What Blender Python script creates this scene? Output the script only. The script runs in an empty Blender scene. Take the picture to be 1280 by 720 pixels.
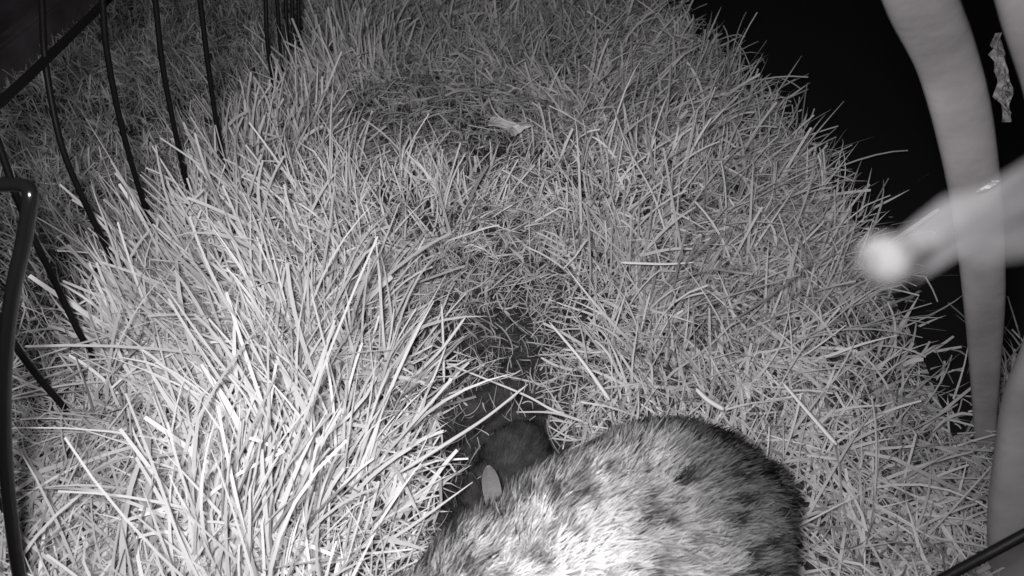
import bpy, bmesh, math
import numpy as np
from mathutils import Vector, Matrix
S = bpy.context.scene
C = S.collection
rng = np.random.default_rng(7)

# ---------------------------------------------------------------- camera, night air, infrared lamp, exposure
H = 0.6; F = 834.0
cam_d = bpy.data.cameras.new('camera'); cam = bpy.data.objects.new('camera', cam_d); C.objects.link(cam)
cam.location = (0, 0, H); cam.rotation_euler = (math.radians(40), 0, 0)
cam_d.sensor_width = 36; cam_d.lens = 36*F/1280; cam_d.clip_start = 0.01; cam_d.clip_end = 100
cam_d.dof.use_dof = True; cam_d.dof.focus_distance = 0.72
cam_d.dof.aperture_fstop = (cam_d.lens/1000)/0.0028
S.camera = cam
w = bpy.data.worlds.new('World'); S.world = w; w.use_nodes = True
bg = w.node_tree.nodes['Background']; bg.inputs[0].default_value = (.8, .78, .82, 1); bg.inputs[1].default_value = 0.06
S.view_settings.view_transform = 'Standard'; S.view_settings.look = 'None'
S.view_settings.exposure = 0.38; S.view_settings.gamma = 1; S.view_settings.use_curve_mapping = False

def infrared_lamp(loc, target, watts, size, blend):
    d = bpy.data.lights.new('infrared_lamp', 'SPOT'); o = bpy.data.objects.new('infrared_lamp', d); C.objects.link(o)
    o.location = loc; o.rotation_euler = (Vector(target)-Vector(loc)).to_track_quat('-Z', 'Y').to_euler()
    d.energy = watts; d.spot_size = math.radians(size); d.spot_blend = blend; d.shadow_soft_size = .035
    d.color = (1, .985, .995)
infrared_lamp((-.045, .01, .645), (-.08, .40, 0), 27, 124, 1.0)

# ---------------------------------------------------------------- helpers
def ray(u, v):
    a = math.radians(40); c, s = math.cos(a), math.sin(a)
    u = np.asarray(u, float); v = np.asarray(v, float)
    x = (u-640)/F; y = -(v-360)/F
    return np.stack([x, c*y+s, s*y-c], -1)
def at(u, v, t): return np.array([0, 0, H]) + ray(u, v)*np.asarray(t)[..., None] if np.ndim(t) else np.array([0, 0, H])+ray(u, v)*t
def on(u, v, z=0.0):
    d = ray(u, v); return at(u, v, (z-H)/d[..., 2])
def proj(p):
    a = math.radians(40); c, s = math.cos(a), math.sin(a)
    x, y, z = p[..., 0], p[..., 1], p[..., 2]-H
    yc = c*y+s*z; zc = -s*y+c*z
    return 640+F*x/(-zc), 360-F*yc/(-zc)

def mat(name, col, rough=.7, spec=.3, bump=0, bscale=50, var=0, vscale=20, attr=None, trans=0, alpha=1, sheen=0):
    m = bpy.data.materials.new(name); m.use_nodes = True; nt = m.node_tree; n = nt.nodes; L = nt.links
    b = n['Principled BSDF']; b.inputs['Roughness'].default_value = rough
    b.inputs['Specular IOR Level'].default_value = spec
    b.inputs['Base Color'].default_value = (*col, 1); b.inputs['Alpha'].default_value = alpha
    tc = n.new('ShaderNodeTexCoord')
    if attr:
        a = n.new('ShaderNodeAttribute'); a.attribute_name = attr
        mx = n.new('ShaderNodeMix'); mx.data_type = 'RGBA'; mx.blend_type = 'MULTIPLY'; mx.inputs[0].default_value = 1
        mx.inputs[6].default_value = (*col, 1); L.new(a.outputs['Color'], mx.inputs[7]); L.new(mx.outputs[2], b.inputs['Base Color'])
        src = mx.outputs[2]
    elif var:
        nz = n.new('ShaderNodeTexNoise'); nz.inputs['Scale'].default_value = vscale; nz.inputs['Detail'].default_value = 6
        L.new(tc.outputs['Object'], nz.inputs['Vector'])
        mr = n.new('ShaderNodeMapRange'); mr.inputs[1].default_value = .3; mr.inputs[2].default_value = .7
        mr.inputs[3].default_value = 1-var; mr.inputs[4].default_value = 1+var; L.new(nz.outputs[0], mr.inputs[0])
        mx = n.new('ShaderNodeVectorMath'); mx.operation = 'SCALE'; mx.inputs[0].default_value = col
        L.new(mr.outputs[0], mx.inputs['Scale']); L.new(mx.outputs[0], b.inputs['Base Color'])
    if bump:
        nz = n.new('ShaderNodeTexNoise'); nz.inputs['Scale'].default_value = bscale; nz.inputs['Detail'].default_value = 8
        L.new(tc.outputs['Object'], nz.inputs['Vector'])
        bp = n.new('ShaderNodeBump'); bp.inputs['Strength'].default_value = bump; bp.inputs['Distance'].default_value = .01
        L.new(nz.outputs[0], bp.inputs['Height']); L.new(bp.outputs[0], b.inputs['Normal'])
    if trans:
        t = n.new('ShaderNodeBsdfTranslucent'); ms = n.new('ShaderNodeMixShader'); ms.inputs[0].default_value = trans
        t.inputs[0].default_value = (*col, 1)
        if attr: L.new(src, t.inputs[0])
        L.new(b.outputs[0], ms.inputs[1]); L.new(t.outputs[0], ms.inputs[2]); L.new(ms.outputs[0], n['Material Output'].inputs[0])
    return m

def link(name, me, m, parent=None):
    o = bpy.data.objects.new(name, me); C.objects.link(o)
    if m: me.materials.append(m)
    if parent: o.parent = parent
    return o
def mesh_np(name, verts, faces, m, parent=None, shade=None, smooth=True, normals=None):
    me = bpy.data.meshes.new(name); faces = np.asarray(faces, np.int32); k = faces.shape[1]
    me.vertices.add(len(verts)); me.vertices.foreach_set('co', np.asarray(verts, np.float32).ravel())
    me.loops.add(faces.size); me.loops.foreach_set('vertex_index', faces.ravel())
    me.polygons.add(len(faces)); me.polygons.foreach_set('loop_start', np.arange(0, faces.size, k, dtype=np.int32))
    me.update(calc_edges=True)
    me.polygons.foreach_set('use_smooth', np.full(len(faces), smooth))
    if shade is not None:
        a = me.attributes.new('shade', 'FLOAT_COLOR', 'POINT')
        if shade.ndim == 1: shade = np.repeat(shade[:, None], 3, 1)
        a.data.foreach_set('color', np.concatenate([shade, np.ones((len(shade), 1))], 1).astype(np.float32).ravel())
    me.validate(); me.update()
    if normals is not None: me.normals_split_custom_set_from_vertices(normals.astype(np.float32))
    return link(name, me, m, parent)
def thing(name, label, cat, loc=(0, 0, 0), group=None):
    o = bpy.data.objects.new(name, None); C.objects.link(o); o.location = loc; o.empty_display_size = .02
    return tag(o, label, cat, group)
def tag(o, label, cat, group=None):
    o['label'] = label; o['category'] = cat
    if group: o['group'] = group
    return o
def kind(o, k): o['kind'] = k; return o
def smooth_path(pts, n):
    """Catmull-Rom through rows of pts (any number of columns)."""
    p = np.asarray(pts, float); q = np.vstack([2*p[0]-p[1], p, 2*p[-1]-p[-2]]); out = []
    for i in range(len(p)-1):
        a, b, c, d = q[i:i+4]
        for t in np.linspace(0, 1, n, endpoint=False):
            out.append(.5*((2*b)+(-a+c)*t+(2*a-5*b+4*c-d)*t*t+(-a+3*b-3*c+d)*t**3))
    out.append(p[-1]); return np.array(out)
def tube(name, pts, r, m, parent=None, seg=14, flat=None, origin=None):
    """Tube along pts; r number or per point; flat=(ratio, side vector) squashes it across."""
    p = np.asarray(pts, float); n = len(p); r = np.full(n, r) if np.ndim(r) == 0 else np.asarray(r)
    T = np.gradient(p, axis=0); T /= np.linalg.norm(T, axis=1)[:, None]
    ref = np.array(flat[1] if flat else (.3, .2, .9)); ref = ref/np.linalg.norm(ref)
    U = ref-T*(T@ref)[:, None]; U /= np.linalg.norm(U, axis=1)[:, None]; V = np.cross(T, U)
    th = np.linspace(0, 2*math.pi, seg, endpoint=False); ct, st = np.cos(th), np.sin(th)
    if flat:                                               # rounded-rectangle section
        e = flat[2] if len(flat) > 2 else .6
        ct = np.sign(ct)*np.abs(ct)**e; st = np.sign(st)*np.abs(st)**e
    k = flat[0] if flat else 1
    v = p[:, None]+r[:, None, None]*(U[:, None]*ct[None, :, None]+V[:, None]*st[None, :, None]*k)
    v = v.reshape(-1, 3); f = []
    for i in range(n-1):
        for j in range(seg):
            j2 = (j+1) % seg; f.append((i*seg+j, i*seg+j2, (i+1)*seg+j2, (i+1)*seg+j))
    bm = bmesh.new(); vs = [bm.verts.new(x) for x in v]
    for q in f: bm.faces.new([vs[i] for i in q])
    bm.faces.new(vs[:seg][::-1]); bm.faces.new(vs[-seg:])
    bmesh.ops.recalc_face_normals(bm, faces=bm.faces)
    me = bpy.data.meshes.new(name); bm.to_mesh(me); bm.free()
    me.polygons.foreach_set('use_smooth', [True]*len(me.polygons))
    return link(name, me, m, parent)

def vnoise(x, y, s, seed=0):
    """cheap smooth 2-D value noise in -1..1"""
    x = np.asarray(x)*s+seed*17.3; y = np.asarray(y)*s+seed*5.7
    xi, yi = np.floor(x), np.floor(y); fx, fy = x-xi, y-yi; fx = fx*fx*(3-2*fx); fy = fy*fy*(3-2*fy)
    h = lambda a, b: np.mod(np.sin(a*127.1+b*311.7+seed)*43758.5453, 1)
    return 2*((h(xi, yi)*(1-fx)+h(xi+1, yi)*fx)*(1-fy)+(h(xi, yi+1)*(1-fx)+h(xi+1, yi+1)*fx)*fy)-1

# ---------------------------------------------------------------- materials
M_grass = mat('grass_blade', (.58, .572, .575), .6, .12, attr='shade', trans=.22)
M_soil = mat('soil', (.035, .034, .035), .95, .1, bump=1, bscale=260, var=.6, vscale=60)
M_sheet = mat('unlit_dark_sheet', (.007, .0066, .007), .8, .08, bump=.25, bscale=6, var=.15, vscale=3)
M_rod = mat('glossy_black_rod', (.005, .005, .005), .22, .5)
M_black = mat('black_coated_wire', (.005, .005, .005), .5, .12, bump=.05, bscale=200)
M_leg = mat('grey_plastic', (.19, .18, .184), .40, .3, bump=.12, bscale=60, var=.16, vscale=26)
M_fur = mat('agouti_fur', (.80, .795, .795), .8, .1, attr='shade', trans=.35)
M_skin = mat('rabbit_undercoat', (.22, .215, .215), .9, .1, var=.4, vscale=60)
M_kit = mat('kit_undercoat', (.03, .029, .029), .9, .1, var=.4, vscale=90)
M_ear = mat('ear_skin', (.15, .145, .145), .75, .15, bump=.2, bscale=300)
M_eye = mat('rabbit_eye', (.01, .01, .01), .05, .8)
M_board = mat('dark_board', (.055, .05, .053), .9, .1, bump=.3, bscale=40, var=.3, vscale=20)
M_dead = mat('dead_leaf', (.42, .41, .41), .7, .2, bump=.3, bscale=200, var=.25, vscale=120)
M_scrap = mat('crumpled_film', (.50, .49, .49), .3, .5, bump=1, bscale=160, var=.6, vscale=130)

# ---------------------------------------------------------------- ground
NEST = (-.012, .288); GAP = tuple(on(552, 452)[:2])
def gh(x, y):
    r2 = ((x-NEST[0])/.062)**2+((y-NEST[1])/.07)**2
    z = .006*vnoise(x, y, 9, 1)+.004*vnoise(x, y, 24, 2)-.056*np.exp(-r2**1.4)
    z = z-.035*np.exp(-(((x-GAP[0])/.016)**2+((y-GAP[1])/.03)**2))
    r3 = ((x-.0)/.10)**2+((y-.42)/.10)**2
    z = z-.012*np.exp(-r3)
    edge = np.clip((x-.36)/.12, 0, 1)*np.clip((1.3-y)/.2, 0, 1)
    return z*np.clip(1-np.hypot(x, y-.6)/3, 0, 1)-edge*.012
def grid_sheet(name, xs, ys, zf, m):
    X, Y = np.meshgrid(xs, ys); Z = zf(X, Y); nx = len(xs)
    v = np.stack([X, Y, Z], -1).reshape(-1, 3)
    i, j = np.meshgrid(np.arange(nx-1), np.arange(len(ys)-1)); a = (j*nx+i).ravel()
    return mesh_np(name, v, np.stack([a, a+1, a+nx+1, a+nx], 1), m)
def dense(a, b, lo, hi, step, far):
    left = lo-np.geomspace(step, lo-a, far); right = hi+np.geomspace(step, b-hi, far)
    return np.concatenate([left[::-1], np.arange(lo, hi, step), [hi], right])
kind(grid_sheet('ground', dense(-30, 30, -.8, .8, .008, 24), dense(-30, 60, 0, 1.4, .008, 24), gh, M_soil), 'structure')

# edge of the turf against the black sheet (right), on the ground
EDGE = np.array([(-.9, 4.5), (-.05, 2.0), (.20, 1.42), (.30, 1.13), (.362, .98), (.412, .85), (.440, .75), (.452, .61), (.457, .49), (.458, .40), (.452, .31)])
def in_poly(x, y, poly):
    c = np.zeros(np.shape(x), bool); n = len(poly)
    for i in range(n):
        x1, y1 = poly[i]; x2, y2 = poly[(i+1) % n]
        if y1 == y2: continue
        k = ((y1 > y) != (y2 > y)) & (x < (x2-x1)*(y-y1)/(y2-y1)+x1); c ^= k
    return c
SHEET = [tuple(p) for p in EDGE]+[(.475, .315), (.50, .385), (.60, .43), (2.5, .9), (6, 4.5)]
def sheet_mesh():  # black surface stands in for the unlit dark beyond the turf
    bm = bmesh.new(); vs = [bm.verts.new((x-.02 if i < 11 else x, y, 0)) for i, (x, y) in enumerate(SHEET)]
    bm.faces.new(vs); bmesh.ops.triangulate(bm, faces=bm.faces)
    bmesh.ops.subdivide_edges(bm, edges=bm.edges, cuts=10, use_grid_fill=True)
    for v in bm.verts: v.co.z = .006+.004*float(vnoise(v.co.x, v.co.y, 5, 4))
    me = bpy.data.meshes.new('unlit_dark_sheet'); bm.to_mesh(me); bm.free()
    me.polygons.foreach_set('use_smooth', [True]*len(me.polygons))
    return link('unlit_dark_sheet', me, M_sheet)
tag(sheet_mesh(), 'flat black sheet standing in for the unlit dark right of the turf', 'sheet')

# ---------------------------------------------------------------- rabbit shapes (used too for keeping grass clear)
def R3(rz, ry=0, rx=0): return np.array(Matrix.Rotation(rz, 3, 'Z') @ Matrix.Rotation(ry, 3, 'Y') @ Matrix.Rotation(rx, 3, 'X'))
RAB = dict(loc=np.array([.066, .163, 0.0]), rz=math.radians(24))   # +x of the body points to the rump
# local ellipsoids: centre, radii
DOE = [((.060, .0, .078), (.088, .080, .078)), ((.0, .0, .085), (.100, .076, .076)), ((-.065, .0, .078), (.085, .064, .066)),
       ((.058, .058, .050), (.068, .032, .052)), ((.058, -.058, .050), (.068, .032, .052)),
       ((.0, .072, .014), (.062, .017, .015)), ((.0, -.072, .014), (.062, .017, .015)),
       ((-.125, .0, .080), (.055, .045, .050)), ((-.178, .0, .085), (.052, .034, .036)), ((-.215, .0, .076), (.032, .024, .024)),
       ((-.115, .034, .040), (.020, .018, .042)), ((-.115, -.034, .040), (.020, .018, .042)),
       ((-.135, .034, .010), (.030, .013, .011)), ((-.135, -.034, .010), (.030, .013, .011)),
       ((.146, .0, .070), (.026, .022, .024))]
def kit_parts():
    return [((.030, 0, .030), (.040, .031, .031)), ((-.008, 0, .030), (.038, .029, .029)),
            ((-.050, 0, .034), (.026, .021, .021)), ((-.072, 0, .029), (.017, .014, .013)),
            ((.024, .026, .014), (.026, .010, .014)), ((.024, -.026, .014), (.026, .010, .014)),
            ((-.040, .016, .010), (.014, .007, .010)), ((-.040, -.016, .010), (.014, .007, .010)), ((.068, 0, .026), (.011, .009, .009))]
KIT1 = dict(loc=np.array([-.012, .262, -.036]), rz=math.radians(62))
def inside(p, parts, tr, grow):
    q = (p-tr['loc'])@R3(tr['rz'])      # inverse rotation
    k = np.zeros(p.shape[:-1], bool)
    for c, r in parts:
        k |= (((q-np.array(c))/(np.array(r)+grow))**2).sum(-1) < 1
    return k

# ---------------------------------------------------------------- grass
# control points: pixel x, y, growth direction in the picture (dx, dy up = -), spread(rad), length, lean start, lean end, width, shade, loose
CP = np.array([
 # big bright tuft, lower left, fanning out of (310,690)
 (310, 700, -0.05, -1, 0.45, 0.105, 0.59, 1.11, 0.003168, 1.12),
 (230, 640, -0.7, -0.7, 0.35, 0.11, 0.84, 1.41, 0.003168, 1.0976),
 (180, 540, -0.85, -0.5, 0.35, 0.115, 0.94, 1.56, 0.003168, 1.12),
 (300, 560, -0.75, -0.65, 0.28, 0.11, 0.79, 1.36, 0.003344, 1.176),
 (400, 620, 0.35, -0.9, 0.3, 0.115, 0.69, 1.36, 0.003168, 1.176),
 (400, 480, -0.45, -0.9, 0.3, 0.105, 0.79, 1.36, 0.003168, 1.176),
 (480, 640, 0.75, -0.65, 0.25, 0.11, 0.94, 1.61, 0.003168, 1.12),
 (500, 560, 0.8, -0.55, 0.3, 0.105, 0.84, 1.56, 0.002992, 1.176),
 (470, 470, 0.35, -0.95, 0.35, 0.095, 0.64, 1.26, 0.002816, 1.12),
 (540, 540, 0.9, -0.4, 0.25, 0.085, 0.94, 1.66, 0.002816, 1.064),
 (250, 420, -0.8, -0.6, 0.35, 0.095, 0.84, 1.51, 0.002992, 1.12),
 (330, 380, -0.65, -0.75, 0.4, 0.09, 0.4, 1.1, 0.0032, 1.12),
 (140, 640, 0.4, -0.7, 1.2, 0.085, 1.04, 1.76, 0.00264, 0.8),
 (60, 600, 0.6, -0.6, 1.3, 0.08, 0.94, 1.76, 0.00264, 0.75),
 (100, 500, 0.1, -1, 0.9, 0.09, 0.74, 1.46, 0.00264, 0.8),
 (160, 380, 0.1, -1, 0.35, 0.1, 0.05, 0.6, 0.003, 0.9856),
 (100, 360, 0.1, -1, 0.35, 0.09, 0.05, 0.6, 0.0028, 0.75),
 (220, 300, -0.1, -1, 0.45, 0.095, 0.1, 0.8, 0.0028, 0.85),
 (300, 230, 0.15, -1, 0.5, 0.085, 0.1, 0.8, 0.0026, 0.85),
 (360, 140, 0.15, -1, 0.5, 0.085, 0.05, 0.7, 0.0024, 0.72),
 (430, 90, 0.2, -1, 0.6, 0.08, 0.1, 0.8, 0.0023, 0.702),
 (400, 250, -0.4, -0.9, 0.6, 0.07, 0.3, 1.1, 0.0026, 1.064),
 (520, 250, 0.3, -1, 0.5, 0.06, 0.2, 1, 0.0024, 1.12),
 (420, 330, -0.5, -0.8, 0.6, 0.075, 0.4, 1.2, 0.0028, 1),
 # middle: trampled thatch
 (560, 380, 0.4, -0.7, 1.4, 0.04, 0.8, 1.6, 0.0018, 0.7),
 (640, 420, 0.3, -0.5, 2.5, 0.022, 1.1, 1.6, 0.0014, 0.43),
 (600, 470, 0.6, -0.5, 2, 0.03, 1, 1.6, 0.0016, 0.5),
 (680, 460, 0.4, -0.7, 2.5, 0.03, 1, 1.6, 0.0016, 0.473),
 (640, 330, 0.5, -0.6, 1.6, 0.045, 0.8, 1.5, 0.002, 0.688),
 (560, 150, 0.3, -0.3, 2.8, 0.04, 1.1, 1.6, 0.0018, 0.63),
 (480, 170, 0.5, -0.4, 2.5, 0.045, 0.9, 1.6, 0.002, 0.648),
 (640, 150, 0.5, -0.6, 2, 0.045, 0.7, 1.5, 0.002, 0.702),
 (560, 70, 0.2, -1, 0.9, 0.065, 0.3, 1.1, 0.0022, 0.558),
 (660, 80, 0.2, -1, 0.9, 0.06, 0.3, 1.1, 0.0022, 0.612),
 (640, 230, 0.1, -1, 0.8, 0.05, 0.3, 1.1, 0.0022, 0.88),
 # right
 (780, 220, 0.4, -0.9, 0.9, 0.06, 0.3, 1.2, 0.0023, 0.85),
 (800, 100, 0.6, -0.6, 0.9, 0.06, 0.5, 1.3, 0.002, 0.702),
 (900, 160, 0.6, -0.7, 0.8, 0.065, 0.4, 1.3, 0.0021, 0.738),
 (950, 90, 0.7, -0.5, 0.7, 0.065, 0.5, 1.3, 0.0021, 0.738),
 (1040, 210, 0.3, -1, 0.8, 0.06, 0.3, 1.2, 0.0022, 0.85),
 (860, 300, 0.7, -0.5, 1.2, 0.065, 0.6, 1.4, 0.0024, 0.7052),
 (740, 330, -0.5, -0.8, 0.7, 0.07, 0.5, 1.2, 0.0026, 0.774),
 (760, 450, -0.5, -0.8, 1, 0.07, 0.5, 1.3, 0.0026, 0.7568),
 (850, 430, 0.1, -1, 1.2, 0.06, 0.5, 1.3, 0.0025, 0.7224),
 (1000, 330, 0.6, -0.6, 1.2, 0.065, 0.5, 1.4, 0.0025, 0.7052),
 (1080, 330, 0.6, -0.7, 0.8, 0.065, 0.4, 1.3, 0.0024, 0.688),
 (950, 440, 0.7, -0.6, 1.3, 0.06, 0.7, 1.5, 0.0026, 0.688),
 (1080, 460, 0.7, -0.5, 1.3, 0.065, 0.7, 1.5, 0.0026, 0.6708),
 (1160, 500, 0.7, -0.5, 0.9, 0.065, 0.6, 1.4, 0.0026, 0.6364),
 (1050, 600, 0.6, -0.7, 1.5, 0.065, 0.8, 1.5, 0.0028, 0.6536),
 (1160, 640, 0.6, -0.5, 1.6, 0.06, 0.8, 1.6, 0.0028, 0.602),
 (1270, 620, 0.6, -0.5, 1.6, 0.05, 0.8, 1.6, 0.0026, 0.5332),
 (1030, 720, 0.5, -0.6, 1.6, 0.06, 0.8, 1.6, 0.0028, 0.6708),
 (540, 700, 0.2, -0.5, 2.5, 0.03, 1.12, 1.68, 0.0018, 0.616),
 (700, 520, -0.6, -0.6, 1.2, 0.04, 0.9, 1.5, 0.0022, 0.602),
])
def fence_x(y): return np.where(y < .60, -.442, -.442+(y-.60)*.30)

def make_grass(n, lenk=1, wk=1, shk=1, spread_add=0, lean_add=0, under=False, thatch=False, seed=1):
    r = np.random.default_rng(seed)
    x = r.uniform(-1.75, 1.0, n); y = r.uniform(.06, 2.1, n)
    u, v = proj(np.stack([x, y, np.zeros(n)], -1))
    vis = (u > -140) & (u < 1420) & (v > -60) & (v < 860)
    x, y, u, v = x[vis], y[vis], u[vis], v[vis]
    # far blades thin out a little
    outside = x < fence_x(y)
    # turf only left of the black sheet, ragged margin
    jag = .012*vnoise(x, y, 40, 8)
    keep = ~in_poly(x+.012+jag, y, SHEET)
    x, y, u, v, outside = [a[keep] for a in (x, y, u, v, outside)]
    D = (u[:, None]-CP[None, :, 0])**2+(1.25*(v[:, None]-CP[None, :, 1]))**2+300
    Wt = 1/D**1.7; Wt /= Wt.sum(1)[:, None]
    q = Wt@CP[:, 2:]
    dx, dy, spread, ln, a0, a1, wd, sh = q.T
    # picture direction -> ground direction
    g0 = on(u, v); nrm = np.hypot(dx, dy)+1e-6
    # blades rise, so use a mid-height plane guess: direction of the lean = ground displacement
    g1 = on(u+dx/nrm*6, v+dy/nrm*6); az = np.arctan2(g1[:, 1]-g0[:, 1], g1[:, 0]-g0[:, 0])
    m = len(x)
    tuft = vnoise(x, y, 11, 3)*.7+vnoise(x, y, 30, 5)*.7
    az = az+tuft*(spread+.35)*.9+r.normal(0, 1, m)*(spread*.6+.12+spread_add)
    a0 = np.clip(a0+r.normal(0, .3, m)+lean_add+.12, 0, 1.5); a1 = np.clip(a1+r.normal(0, .35, m)+lean_add+.12, a0+.05, 2.1)
    st = r.random(m)*.75; mid = .5*(a0+a1); a0 = a0+(mid-a0)*st; a1 = a1+(mid-a1)*st
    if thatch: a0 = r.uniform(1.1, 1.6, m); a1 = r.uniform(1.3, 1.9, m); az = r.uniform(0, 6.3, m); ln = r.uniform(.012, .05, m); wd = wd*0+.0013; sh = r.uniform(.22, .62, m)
    L = ln*np.exp(r.normal(0, .30, m))*lenk*(1+.25*vnoise(x, y, 12, 6))
    wd = wd*np.exp(r.normal(0, .28, m))*wk; sh = sh*np.clip(r.normal(1, .13, m), .5, 1.35)*shk*(1+.16*vnoise(x, y, 22, 9)+.20*vnoise(x, y, 9, 21))
    wd = wd*(1+.4*np.clip((y-.5)/.6, 0, 1.3))
    # turf beyond the pen: short and fine
    L = np.where(outside, np.minimum(L, .042)*r.uniform(.6, 1.1, m), L); wd = np.where(outside, wd*.62, wd)
    sh = np.where(outside, sh*.74, sh)  # blade colour darkened out here to suggest the lamp's falloff
    rn = ((x-NEST[0])/.075)**2+((y-NEST[1])/.085)**2
    bare = np.exp(-(((u-640)/75)**2+((v-440)/70)**2))
    k = ((rn > 1) | thatch) & (r.random(m) > bare*(0 if thatch else .5 if under else .9))
    k &= (((x-GAP[0])/.016)**2+((y-GAP[1])/.03)**2 > 1)
    patch = vnoise(x, y, 10, 11)
    k &= r.random(m) < .80+.35*patch
    arr = [a[k] for a in (x, y, az, a0, a1, L, wd, sh)]
    x, y, az, a0, a1, L, wd, sh = arr; m = len(x)
    K = 6; t = np.linspace(0, 1, K+1)
    curl = r.normal(0, .8 if thatch else .28, m)+(r.random(m) < .12)*r.normal(0, 1.2, m)
    pw = r.uniform(.7, 1.8, m)
    th = a0[:, None]+(a1-a0)[:, None]*t[None]**pw[:, None]
    kink = (r.random(m) < .16); kt = r.uniform(.35, .8, m); th = th+(kink[:, None] & (t[None] > kt[:, None]))*r.uniform(.4, 1.1, m)[:, None]
    A = az[:, None]+curl[:, None]*t[None]
    T = np.stack([np.sin(th)*np.cos(A), np.sin(th)*np.sin(A), np.cos(th)], -1)
    P = np.zeros((m, K+1, 3)); P[:, 0] = np.stack([x, y, gh(x, y)-.004], -1)
    P[:, 1:] = P[:, :1]+np.cumsum(T[:, :-1]*(L/K)[:, None, None], 1)
    # keep blades out of the soil
    g = gh(P[..., 0], P[..., 1])+.002+r.uniform(0, .012, m)[:, None]
    P[..., 2] = np.where((t[None] > .1), np.maximum(P[..., 2], g), P[..., 2])
    # keep clear of the animals
    bad = (inside(P, DOE, RAB, .010) | inside(P, kit_parts(), KIT1, .006)).any(1)
    uu, vv = proj(P)
    # nothing hangs over the open nest but a few blades
    over = ((((uu-632)/50)**2+((vv-540)/62)**2 < 1) & (P[..., 2] > -.02)).any(1)
    bad |= over & (r.random(m) < (.6 if thatch else .97))
    bad |= ((((uu-800)/190)**2+((vv-680)/150)**2 < 1) & (P[..., 1] < .17+.0*P[..., 1])).any(1)
    P, T, L, wd, sh, A, th = [a[~bad] for a in (P, T, L, wd, sh, A, th)]; m = len(P)
    # width vector: horizontal side turned about the tangent
    side = np.stack([-np.sin(A), np.cos(A), np.zeros_like(A)], -1)
    N = np.cross(T, side); tw = r.normal(0, .55, m)[:, None]+r.normal(0, .6, m)[:, None]*t[None]
    Wv = side*np.cos(tw)[..., None]+N*np.sin(tw)[..., None]
    cut = r.random(m) < .45
    prof = np.where(cut[:, None], 1-.25*t[None]**2, (1-t[None]**2.2)*.95+.06)
    prof = prof*(.75+.25*np.minimum(t*5, 1))[None]
    hw = .5*wd[:, None]*prof
    Vv = np.stack([P-Wv*hw[..., None], P+Wv*hw[..., None]], 2).reshape(-1, 3)
    b = (np.arange(m)*(K+1)*2)[:, None]+(np.arange(K)*2)[None]; b = b.ravel()
    Fc = np.stack([b, b+1, b+3, b+2], 1)
    tone = np.repeat(sh[:, None], K+1, 1)
    dark = (r.random(m) < .07)
    tone = tone*np.where(dark[:, None], .45, 1)*(.80+.26*t[None])      # stems are duller than the blades
    tone = np.repeat(tone[..., None], 2, 2).reshape(-1)
    return Vv, Fc, np.clip(tone, .03, 1.3)

layers = [make_grass(85000, lenk=.42, wk=.66, shk=.86, spread_add=1.0, lean_add=.35, under=True, seed=11),
          make_grass(72000, wk=.92, spread_add=.08, lean_add=.10, seed=12),
          make_grass(38000, lenk=.85, wk=.95, shk=.95, spread_add=1.1, lean_add=.45, seed=14),
          make_grass(7500, lenk=1.1, wk=1.0, shk=1.05, spread_add=.6, lean_add=.25, seed=13),
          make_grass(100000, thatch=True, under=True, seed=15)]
V_ = np.concatenate([l[0] for l in layers]); S_ = np.concatenate([l[2] for l in layers])
off = np.cumsum([0]+[len(l[0]) for l in layers[:-1]]); F_ = np.concatenate([l[1]+k for l, k in zip(layers, off)])
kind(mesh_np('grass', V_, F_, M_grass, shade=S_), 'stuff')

# ---------------------------------------------------------------- single straws that can be picked out
def straw(pts, width, label, m=M_grass, sh=1.0, name='straw', tip=.5):
    """pts: (pixel x, pixel y, height above ground)"""
    w_ = np.array([on(a, b, c) for a, b, c in pts]); p = smooth_path(w_, 8); n = len(p)
    T = np.gradient(p, axis=0); T /= np.linalg.norm(T, axis=1)[:, None]
    side = np.cross(T, (0, -.5, .85)); side /= np.linalg.norm(side, axis=1)[:, None]; up = np.cross(side, T)
    t = np.linspace(0, 1, n); hw = .5*width*(1-(1-tip)*t)*np.minimum(1, .35+8*(1-t))*np.minimum(1, .5+6*t)
    th = .0004
    ring = [p-side*hw[:, None]+up*th, p+up*(-.12*hw[:, None]), p+side*hw[:, None]+up*th, p-up*(th+.15*hw[:, None])]
    V = np.stack(ring, 1).reshape(-1, 3); f = []
    for i in range(n-1):
        for j in range(4): f.append((i*4+j, i*4+(j+1) % 4, i*4+4+(j+1) % 4, i*4+4+j))
    f += [(3, 2, 1, 0), tuple(n*4-4+j for j in range(4))]
    o = mesh_np(name, V, f, m, shade=np.full(len(V), sh))
    return tag(o, label, 'straw')
straw([(833, 292, .02), (815, 240, .045), (785, 185, .07), (765, 130, .085)], .0032, 'long thin straw leaning up out of the turf, upper right of centre')
straw([(762, 500, .03), (728, 452, .045), (686, 402, .055)], .0042, 'straight pale straw pointing down toward the upper back of the adult rabbit')
straw([(1046, 556, .035), (1010, 515, .042), (978, 478, .05)], .0044, 'broad pale straw just right of the adult rabbit\'s rump', tip=.7)
straw([(555, 478, .0), (554, 430, .03), (552, 380, .06)], .0030, 'upright straw standing at the upper left rim of the nest, crossed by a slanting one', tip=.7)
straw([(518, 470, .01), (552, 436, .04), (582, 396, .06)], .0038, 'slanting straw crossing the upright straw above the nest', tip=.7)
straw([(500, 590, .03), (560, 553, .035), (610, 520, .03), (660, 480, .03)], .0040, 'pale straw lying diagonally across the top of the nest', tip=.5)
straw([(730, 527, .02), (690, 516, .025), (645, 515, .03)], .0030, 'short dull straw jutting over the dark nest hole from the right', sh=.75, tip=.4)
straw([(735, 530, .012), (690, 512, .02), (652, 492, .02), (560, 455, .03)], .0030, 'long narrow straw running over the right rim of the nest', sh=.9, tip=.6)
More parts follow.
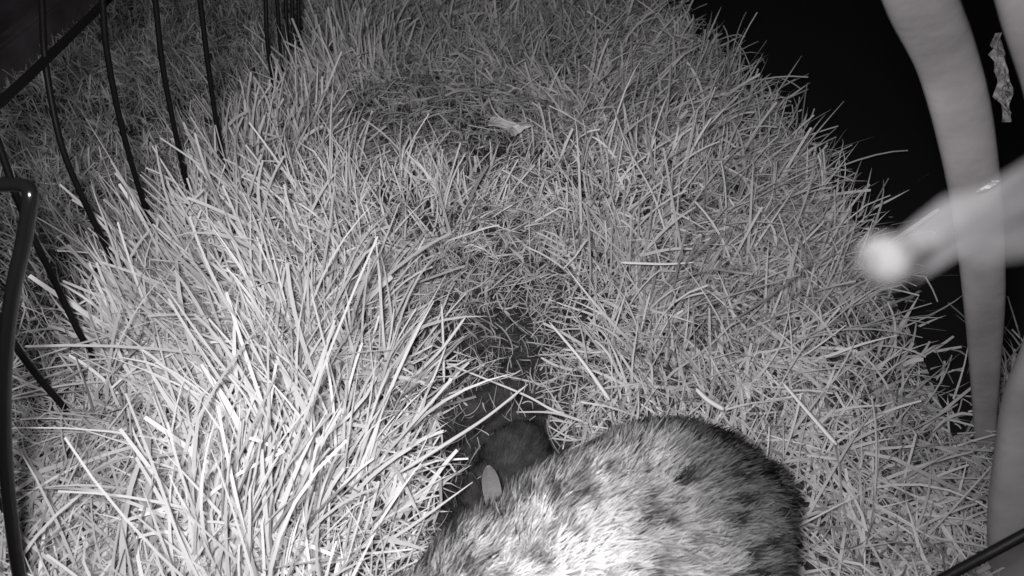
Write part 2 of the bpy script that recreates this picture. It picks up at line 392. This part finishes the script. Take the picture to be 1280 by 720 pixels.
straw([(775, 328, .03), (830, 330, .035), (868, 328, .035)], .0036, 'pale straw lying level across the turf right of centre', sh=1.1)
straw([(905, 512, .03), (885, 500, .035), (870, 486, .04)], .0052, 'short broad pale straw touching the top of the adult rabbit\'s back', tip=.8)

# dead leaf with a forked stalk on the turf, upper centre
def dead_leaf():
    root = thing('dead_leaf', 'crumpled pale dead leaf with a curled stalk lying on the turf, upper centre', 'leaf', tuple(on(645, 158, .03)))
    o = root.location
    outl = [(608, 154), (614, 147), (630, 149), (648, 152), (663, 151), (668, 158), (655, 161), (648, 168), (640, 172), (634, 162), (622, 160), (610, 158)]
    bm = bmesh.new(); r = np.random.default_rng(3)
    vs = [bm.verts.new(Vector(on(a, b, .038+r.uniform(-.006, .006)))-o) for a, b in outl]
    c = bm.verts.new(Vector(on(640, 157, .044))-o)
    for i in range(len(vs)): bm.faces.new((vs[i], vs[(i+1) % len(vs)], c))
    bmesh.ops.subdivide_edges(bm, edges=bm.edges, cuts=3, use_grid_fill=True)
    for v in bm.verts: v.co.z += .003*float(vnoise(v.co.x, v.co.y, 130, 3))
    bmesh.ops.recalc_face_normals(bm, faces=bm.faces)
    me = bpy.data.meshes.new('blade'); bm.to_mesh(me); bm.free(); b = link('blade', me, M_dead, root)
    s = b.modifiers.new('s', 'SOLIDIFY'); s.thickness = .0006
    p = smooth_path([np.array(on(a, c_, z))-np.array(o) for a, c_, z in [(650, 156, .04), (630, 150, .045), (617, 138, .05), (609, 117, .05)]], 6)
    tube('stalk', p, np.linspace(.0016, .0009, len(p)), M_dead, root, seg=6)
dead_leaf()

# ---------------------------------------------------------------- wire pen on the left
def plane_pt(u, v, p0, p1):
    """where the line of sight meets the upright plane of the panel"""
    d = ray(u, v); n = np.array([p1[1]-p0[1], -(p1[0]-p0[0]), 0]); o = np.array([0, 0, H])
    return o+d*(n@(np.array([*p0, 0])-o))/(n@d)
def wire(root, pxs, p0, p1, r, top=.14, name='wire_bar'):
    p = [plane_pt(u, v, p0, p1) for u, v in pxs]; o = np.array(root.location)
    foot = p[-1].copy(); d = p[-1]-p[-2]; 
    if foot[2] > .0: p.append(foot+d/abs(d[2])*(foot[2]+.02)*np.array([.5, .5, 1]))
    d = p[0]-p[1]; d /= np.linalg.norm(d); p.insert(0, p[0]+d*top)
    return tube(name, smooth_path(p, 6)-o, r, M_black, root, seg=10)
A0, A1 = (-.446, .16), (-.446, .60)
pen = thing('wire_pen', 'black wire pen panel with wide-spaced upright bars and a slanting rail at left', 'pen panel', (-.446, .4, 0), 'panels of the black wire pen')
for pts in ([(0, 185), (30, 270), (65, 345), (100, 418)], [(52, 0), (57, 80), (75, 175), (100, 240), (130, 303), (149, 342)],
            [(-60, 250), (-20, 360), (12, 420), (45, 468), (94, 525)], [(-120, 440), (-60, 560), (20, 650), (88, 708)]):
    wire(pen, pts, A0, A1, .0030)
B0, B1 = (-.446, .575), (-.366, .70)
for pts in ([(128, 0), (133, 60), (150, 150), (175, 240), (186, 268)], [(194, 0), (203, 80), (218, 160), (236, 240)], [(250, 0), (260, 80), (270, 150), (281, 208)]):
    wire(pen, pts, B0, B1, .0031)
rail = smooth_path([plane_pt(u, v, A0, A1) for u, v in ((-60, 178), (0, 128), (60, 72), (136, -2))], 6)
tube('cross_rail', rail-np.array(pen.location), .0042, M_black, pen, seg=10)
pen2 = thing('wire_pen', 'black wire pen panel seen almost edge-on, its bars crowded together at upper left', 'pen panel', (-.35, .93, 0), 'panels of the black wire pen')
C0, C1 = (-.362, .89), (-.338, .985)
for pts in ([(332, -5), (334, 50), (341, 100)], [(346, -5), (349, 40), (353, 78)], [(357, -5), (358, 30), (361, 70)], [(365, -5), (366, 30), (368, 55)], [(373, -5), (374, 45)]):
    wire(pen2, pts, C0, C1, .0032)

# thick bent rod nearest the camera at the left edge
rod = smooth_path([np.array(at(u, v, t)) for u, v, t in [(-90, 250, .42), (-40, 233, .42), (0, 231, .42), (24, 231, .42), (35, 236, .42), (37, 250, .42), (30, 300, .43), (17, 360, .44), (8, 430, .455), (5, 510, .475), (9, 600, .50), (24, 720, .53), (45, 800, .545)]], 6)
rod_o = tube('bent_rod', rod, .0046, M_rod, seg=16)
tag(rod_o, 'thick glossy black rod with a bent top corner, nearest the camera at the left edge', 'metal rod')
rod2 = smooth_path([np.array(at(u, v, z)) for u, v, z in [(1440, 560, .40), (1370, 612, .41), (1300, 657, .42), (1240, 690, .43), (1170, 729, .445), (1080, 790, .46)]], 6)
tag(tube('thin_rod', rod2, .0034, M_black, seg=12), 'black rod crossing the lower right corner in front of the grey chair leg', 'metal rod')

# dark board lying beyond the pen, top left
def board():
    a, b = np.array(on(-60, 172, 0)), np.array(on(150, -8, 0)); d = b-a; d /= np.linalg.norm(d); nn = np.array([-d[1], d[0], 0])
    a = a-d*.6; b = b+d*.12
    root = thing('board_edging', 'dark raised board edging on the far turf beyond the pen, top left corner', 'board', tuple(a))
    def box(name, p, q, n0, n1, z0, z1, bev=.004):
        bm = bmesh.new(); V = []
        for z in (z0, z1):
            for (e, nn_) in ((p, n0), (q, n0), (q, n1), (p, n1)): V.append(bm.verts.new(Vector(e+nn*nn_+np.array([0, 0, z])-a)))
        for f in ((0, 3, 2, 1), (4, 5, 6, 7), (0, 1, 5, 4), (1, 2, 6, 5), (2, 3, 7, 6), (3, 0, 4, 7)): bm.faces.new([V[i] for i in f])
        bmesh.ops.recalc_face_normals(bm, faces=bm.faces)
        bmesh.ops.bevel(bm, geom=bm.edges, offset=bev, segments=2, affect='EDGES')
        me = bpy.data.meshes.new(name); bm.to_mesh(me); bm.free(); link(name, me, M_board, root)
    box('board', a, b, .03, .9, -.01, .035)
    box('rail', a, b, -.0, .028, -.01, .055)
board()

# ---------------------------------------------------------------- chair legs on the right
chair = thing('plastic_chair', 'grey moulded plastic chair whose curved tapering legs stand at the right edge', 'chair', (.45, .3, 0))
co = np.array(chair.location)
ends = []
def chair_leg(st, extra):
    p = np.array([np.append(at(u, v, t), w_*t/F/2) for u, v, w_, t in extra[::-1]+st]); p[:, 3] *= np.interp(p[:, 2], [0, .25, .45], [.90, .82, .77]); q = smooth_path(p, 8)
    ends.append(q[0])
    c = q[:, :3]-co
    # wide face towards the middle of the turf
    return tube('leg', c, q[:, 3], M_leg, chair, seg=28, flat=(.55, (1, -.15, .35), .72))
chair_leg([(1151, 0, 97, .36), (1181, 70, 84, .40), (1202, 145, 78, .43), (1217, 230, 68, .46), (1225, 300, 61, .495), (1230, 375, 52, .53), (1231, 450, 39, .58), (1231, 535, 27, .645), (1230, 590, 26, .68)],
          [(1128, -75, 110, .325), (1100, -150, 125, .295)])
chair_leg([(1304, -20, 130, .30), (1336, 100, 118, .34), (1350, 220, 95, .38), (1340, 330, 85, .42), (1319, 430, 80, .46), (1296, 500, 84, .49), (1282, 580, 78, .52), (1273, 650, 73, .545), (1270, 735, 64, .585)],
          [(1275, -160, 122, .275), (1225, -320, 135, .25)])
seatp = smooth_path([ends[0], (ends[0]+ends[1])/2+np.array([0, 0, .012, 0]), ends[1]], 8)
tube('seat_rail', seatp[:, :3]-co, seatp[:, 3], M_leg, chair, seg=18, flat=(.6, (0, 0, 1), .7))

# pale speck modelled in place of a glint on the leg, and crumpled film on the sheet
def glint_speck():
    bm = bmesh.new(); bmesh.ops.create_icosphere(bm, subdivisions=3, radius=1)
    for v in bm.verts:
        n = float(vnoise(v.co.x, v.co.y+v.co.z*2, 2.5, 3)); v.co *= 1+.4*n
        v.co.x *= .0022+.001*float(vnoise(v.co.z, 0, 3, 1)); v.co.y *= .0015; v.co.z *= .0068
    me = bpy.data.meshes.new('glint_speck'); bm.to_mesh(me); bm.free(); o = link('glint_speck', me, M_scrap)
    o.location = tuple(at(1236, 232, .44)); o.rotation_euler = (.3, .25, 0)
    tag(o, 'tiny bright speck standing for a glint on the grey chair leg', 'glint_speck')
glint_speck()
def film():
    bm = bmesh.new(); r = np.random.default_rng(5)
    rows = [(.0, .1), (.12, .35), (.22, .7), (.3, .45), (.42, .8), (.54, .75), (.62, 1.3), (.70, 1.35), (.78, .7), (.9, .4), (1, .06)]
    base, top = np.array(at(1259, 152, .62)), np.array(at(1246, 42, .60)); side = np.array([.9, -.1, .2]); V = []
    base = base; L = []
    for t, w_ in rows[::-1]:
        c = top+(base-top)*t; row = []
        for j, s in enumerate(np.linspace(-1, 1, 7)):
            q = c+side*s*.0052*w_+np.array([0, -.006, .004])*r.uniform(-1, 1)+side*.002*r.uniform(-1, 1)
            row.append(bm.verts.new(q))
        L.append(row)
    for a, b in zip(L[:-1], L[1:]):
        for j in range(6): bm.faces.new((a[j], a[j+1], b[j+1], b[j]))
    me = bpy.data.meshes.new('plastic_scrap'); bm.to_mesh(me); bm.free(); o = link('plastic_scrap', me, M_scrap)
    s = o.modifiers.new('s', 'SOLIDIFY'); s.thickness = .0008
    tag(o, 'narrow crumpled bright leaf scrap hanging between the two grey chair legs, upper right', 'scrap')
film()

# ---------------------------------------------------------------- rabbits
def body_mesh(name, parts, m, parent, vox, sm):
    bm = bmesh.new()
    for c, r in parts:
        bmesh.ops.create_icosphere(bm, subdivisions=4, radius=1, matrix=Matrix.Translation(c) @ Matrix.Diagonal((*r, 1)))
    me = bpy.data.meshes.new('tmp'); bm.to_mesh(me); bm.free(); o = bpy.data.objects.new('tmp', me); C.objects.link(o)
    k = o.modifiers.new('r', 'REMESH'); k.mode = 'VOXEL'; k.voxel_size = vox
    k = o.modifiers.new('s', 'SMOOTH'); k.factor = .5; k.iterations = sm
    bpy.context.view_layer.update()
    me2 = bpy.data.meshes.new_from_object(o.evaluated_get(bpy.context.evaluated_depsgraph_get()))
    bpy.data.objects.remove(o); me2.name = name; me2.polygons.foreach_set('use_smooth', [True]*len(me2.polygons))
    me2.materials.clear()
    return link(name, me2, m, parent)
def fur(body, n, length, width, lift, shade_fn, name, parent, seed, m=M_fur, clump=.6, comb=(1, 0, -.25)):
    me = body.data; me.calc_loop_triangles(); r = np.random.default_rng(seed)
    co_ = np.empty(len(me.vertices)*3); me.vertices.foreach_get('co', co_); co_ = co_.reshape(-1, 3)
    vn = np.empty(len(me.vertices)*3); me.vertices.foreach_get('normal', vn); vn = vn.reshape(-1, 3)
    tr = np.empty(len(me.loop_triangles)*3, np.int32); me.loop_triangles.foreach_get('vertices', tr); tr = tr.reshape(-1, 3)
    a, b, c = co_[tr[:, 0]], co_[tr[:, 1]], co_[tr[:, 2]]; ar = np.linalg.norm(np.cross(b-a, c-a), axis=1)
    i = r.choice(len(tr), n, p=ar/ar.sum()); s, t = r.random(n), r.random(n); k = s+t > 1; s[k] = 1-s[k]; t[k] = 1-t[k]
    P0 = a[i]+(b-a)[i]*s[:, None]+(c-a)[i]*t[:, None]
    N = vn[tr[i, 0]]*(1-s-t)[:, None]+vn[tr[i, 1]]*s[:, None]+vn[tr[i, 2]]*t[:, None]; N /= np.linalg.norm(N, axis=1)[:, None]
    cd = np.array(comb)[None]+.35*np.stack([vnoise(P0[:, 0]*8, P0[:, 1]*8+P0[:, 2]*8, 2.2, q) for q in (1, 2, 3)], -1)
    cd = cd-N*(cd*N).sum(1)[:, None]; cd /= np.linalg.norm(cd, axis=1)[:, None]+1e-6
    cl = np.stack([vnoise(P0[:, 0]+P0[:, 2]*.7, P0[:, 1]-P0[:, 2]*.7, 150, q) for q in (4, 5, 6)], -1)*clump
    jit = r.normal(0, .16, (n, 3)); D0 = N*.9+cd*.5+jit; D1 = N*lift+cd+jit+cl
    D0 /= np.linalg.norm(D0, axis=1)[:, None]; D1 /= np.linalg.norm(D1, axis=1)[:, None]
    L = length*np.clip(r.normal(1, .22, n), .4, 1.7)
    zlow = np.clip(P0[:, 2]/(length*1.5), .25, 1); L = L*zlow
    K = 3; pts = [P0-N*.001]
    for q in range(K):
        w_ = (q+.5)/K; d = D0*(1-w_)+D1*w_; d /= np.linalg.norm(d, axis=1)[:, None]; pts.append(pts[-1]+d*(L/K)[:, None])
    P = np.stack(pts, 1); side = np.cross(D1, N+r.normal(0, .5, (n, 3))); side /= np.linalg.norm(side, axis=1)[:, None]
    hw = width*.5*np.array([.8, 1, .8, .12])[None]*r.uniform(.6, 1.4, n)[:, None]
    V = np.stack([P-side[:, None]*hw[..., None], P+side[:, None]*hw[..., None]], 2).reshape(-1, 3)
    Nn = N*1.0+cl*.35-D1*.10+r.normal(0, .12, (n, 3)); Nn /= np.linalg.norm(Nn, axis=1)[:, None]; Nn = np.repeat(Nn, (K+1)*2, 0)
    bb = ((np.arange(n)*(K+1)*2)[:, None]+(np.arange(K)*2)[None]).ravel()
    sh = shade_fn(P0, np.linspace(0, 1, K+1), r, n)
    sh = np.repeat(sh[..., None], 2, 2).reshape(-1)
    return mesh_np(name, V, np.stack([bb, bb+1, bb+3, bb+2], 1), m, parent, shade=np.clip(sh, .01, 1), normals=Nn)
def ear(parent, base, tip, wide, name='ear', m=M_ear, curl=.35, facing=(0, 0, 1)):
    base, tip = np.array(base, float), np.array(tip, float); ax = tip-base; L = np.linalg.norm(ax); ax /= L
    fc = np.array(facing, float); fc -= ax*(fc@ax); fc /= np.linalg.norm(fc); sd = np.cross(ax, fc)
    V = []; nu, nv = 12, 9
    for i in range(nu+1):
        t = i/nu; wd_ = wide*.5*(.55+.75*math.sin(math.pi*min(1, t*.75+.12)))*math.sqrt(max(0, 1-t**7)) if i < nu else wide*.10
        for j in range(nv):
            s = -1+2*j/(nv-1); V.append(base+ax*L*t+sd*wd_*s+fc*(curl*.6*wide*(s*s)*(1-.4*t)-.1*L*math.sin(math.pi*t)))
    f = [(i*nv+j, i*nv+j+1, (i+1)*nv+j+1, (i+1)*nv+j) for i in range(nu) for j in range(nv-1)]
    o = mesh_np(name, V, f, m, parent); s_ = o.modifiers.new('s', 'SOLIDIFY'); s_.thickness = wide*.07
    s2_ = o.modifiers.new('b', 'SUBSURF'); s2_.levels = s2_.render_levels = 1
    return o
def eye(parent, loc, r):
    bm = bmesh.new(); bmesh.ops.create_uvsphere(bm, u_segments=20, v_segments=12, radius=r)
    me = bpy.data.meshes.new('eye'); bm.to_mesh(me); bm.free(); me.polygons.foreach_set('use_smooth', [True]*len(me.polygons))
    o = link('eye', me, M_eye, parent); o.location = loc; return o

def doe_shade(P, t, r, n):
    pale = np.clip(.62-P[:, 0]*5.6+.25*vnoise(P[:, 0], P[:, 1], 18, 3), .09, .66)       # paler to the front, darker to the rump
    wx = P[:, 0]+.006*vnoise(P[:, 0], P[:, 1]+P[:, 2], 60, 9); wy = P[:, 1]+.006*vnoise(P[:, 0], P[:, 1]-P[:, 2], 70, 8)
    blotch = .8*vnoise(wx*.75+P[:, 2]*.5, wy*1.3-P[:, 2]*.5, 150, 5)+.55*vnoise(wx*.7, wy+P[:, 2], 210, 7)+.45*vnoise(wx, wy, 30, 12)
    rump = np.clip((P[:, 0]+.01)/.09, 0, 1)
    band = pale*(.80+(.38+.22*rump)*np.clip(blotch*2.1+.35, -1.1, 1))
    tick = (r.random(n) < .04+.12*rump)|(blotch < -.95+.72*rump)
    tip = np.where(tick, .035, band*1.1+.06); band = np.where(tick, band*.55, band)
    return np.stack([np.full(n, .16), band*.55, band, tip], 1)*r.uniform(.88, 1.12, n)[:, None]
doe = thing('adult_rabbit', 'adult grey-brown rabbit with speckled rump crouching over the nest at the bottom', 'rabbit', tuple(RAB['loc']))
doe.rotation_euler = (0, 0, RAB['rz'])
body = body_mesh('body', DOE, M_skin, doe, .0045, 9)
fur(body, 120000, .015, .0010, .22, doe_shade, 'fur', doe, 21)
for s in (1, -1):
    ear(doe, (-.150, s*.020, .108), (-.078, s*.034, .128), .028, facing=(0, s*.3, .95)); eye(doe, (-.186, s*.031, .094), .008)

def kit_shade(P, t, r, n):
    b = .075*(1+.45*vnoise(P[:, 0], P[:, 1]+P[:, 2], 160, 2)); k = r.random(n) < .25
    return np.stack([b*.5, b*.8, b, np.where(k, b*2.4, b*.7)], 1)
kit = thing('baby_rabbit', 'small dark furred baby rabbit in the nest hole with one rounded ear raised', 'baby rabbit', tuple(KIT1['loc']))
kit.rotation_euler = (0, 0, KIT1['rz'])
kb = body_mesh('body', kit_parts(), M_kit, kit, .002, 6)
fur(kb, 26000, .0065, .0004, .25, kit_shade, 'fur', kit, 22)
def loc_kit(p): return (np.array(p)-KIT1['loc'])@R3(KIT1['rz'])
ear(kit, loc_kit(at(622, 650, .580)), loc_kit(at(610, 582, .562)), .0125, facing=loc_kit(KIT1['loc']+np.array([.1, -.5, .8])))
ear(kit, loc_kit(at(598, 640, .580)), loc_kit(at(589, 590, .580)), .014, facing=loc_kit(KIT1['loc']+np.array([-.8, -.3, .5])), m=M_kit)
for s in (1, -1): eye(kit, (-.060, s*.018, .037), .0035)

# ---------------------------------------------------------------- moth flying close to the camera
def moth():
    M_body = mat('moth_body', (.036, .0355, .0355), .9, .1, bump=.3, bscale=400)
    M_wing = mat('moth_wing', (.08, .079, .08), .9, .05, alpha=.36)
    head, tail = np.array(at(1098, 330, 0.0863)), np.array(at(1190, 290, 0.0900))
    root = thing('moth', 'pale out of focus moth flying close to the camera in front of the chair leg', 'moth', tuple(head)); o = head
    ax = tail-head; L = np.linalg.norm(ax)
    p = smooth_path([np.append(head+ax*t-o, r) for t, r in ((-.10, .0010), (.0, .0033), (.15, .0034), (.3, .0026), (.6, .0018), (1, .0005))], 5)
    tube('body', p[:, :3], p[:, 3], M_body, root, seg=16)
    def wing(name, pts):
        w_ = [np.array(at(u, v, t))-o for u, v, t in pts]; bm = bmesh.new(); vs = [bm.verts.new(Vector(q)) for q in w_]
        c = bm.verts.new(Vector(sum(w_)/len(w_)+np.array([0, -.0008, .0008])))
        for i in range(len(vs)): bm.faces.new((vs[i], vs[(i+1) % len(vs)], c))
        bmesh.ops.subdivide_edges(bm, edges=bm.edges, cuts=2, use_grid_fill=True)
        me = bpy.data.meshes.new(name); bm.to_mesh(me); bm.free(); q = link(name, me, M_wing, root)
        s = q.modifiers.new('s', 'SOLIDIFY'); s.thickness = .00015
    wing('wing', [(1102, 318, .0848), (1135, 285, .0855), (1180, 248, .0870), (1235, 232, .0900), (1310, 185, .0945), (1316, 250, .0945), (1240, 290, .0907), (1180, 312, .0878), (1130, 330, .0855)])
    wing('wing', [(1112, 345, .0870), (1140, 305, .0885), (1200, 280, .0907), (1250, 262, .0930), (1310, 235, .0968), (1315, 318, .0968), (1225, 330, .0930), (1195, 318, .0900), (1140, 352, .0878)])
    for s in (0, 6):
        q = smooth_path([np.array(at(1092, 326+s, 0.0848))-o, np.array(at(1080, 316+s*2, 0.0840))-o, np.array(at(1072, 312+s*4, 0.0840))-o], 4)
        tube('antenna', q, .00015, M_body, root, seg=5)
moth()
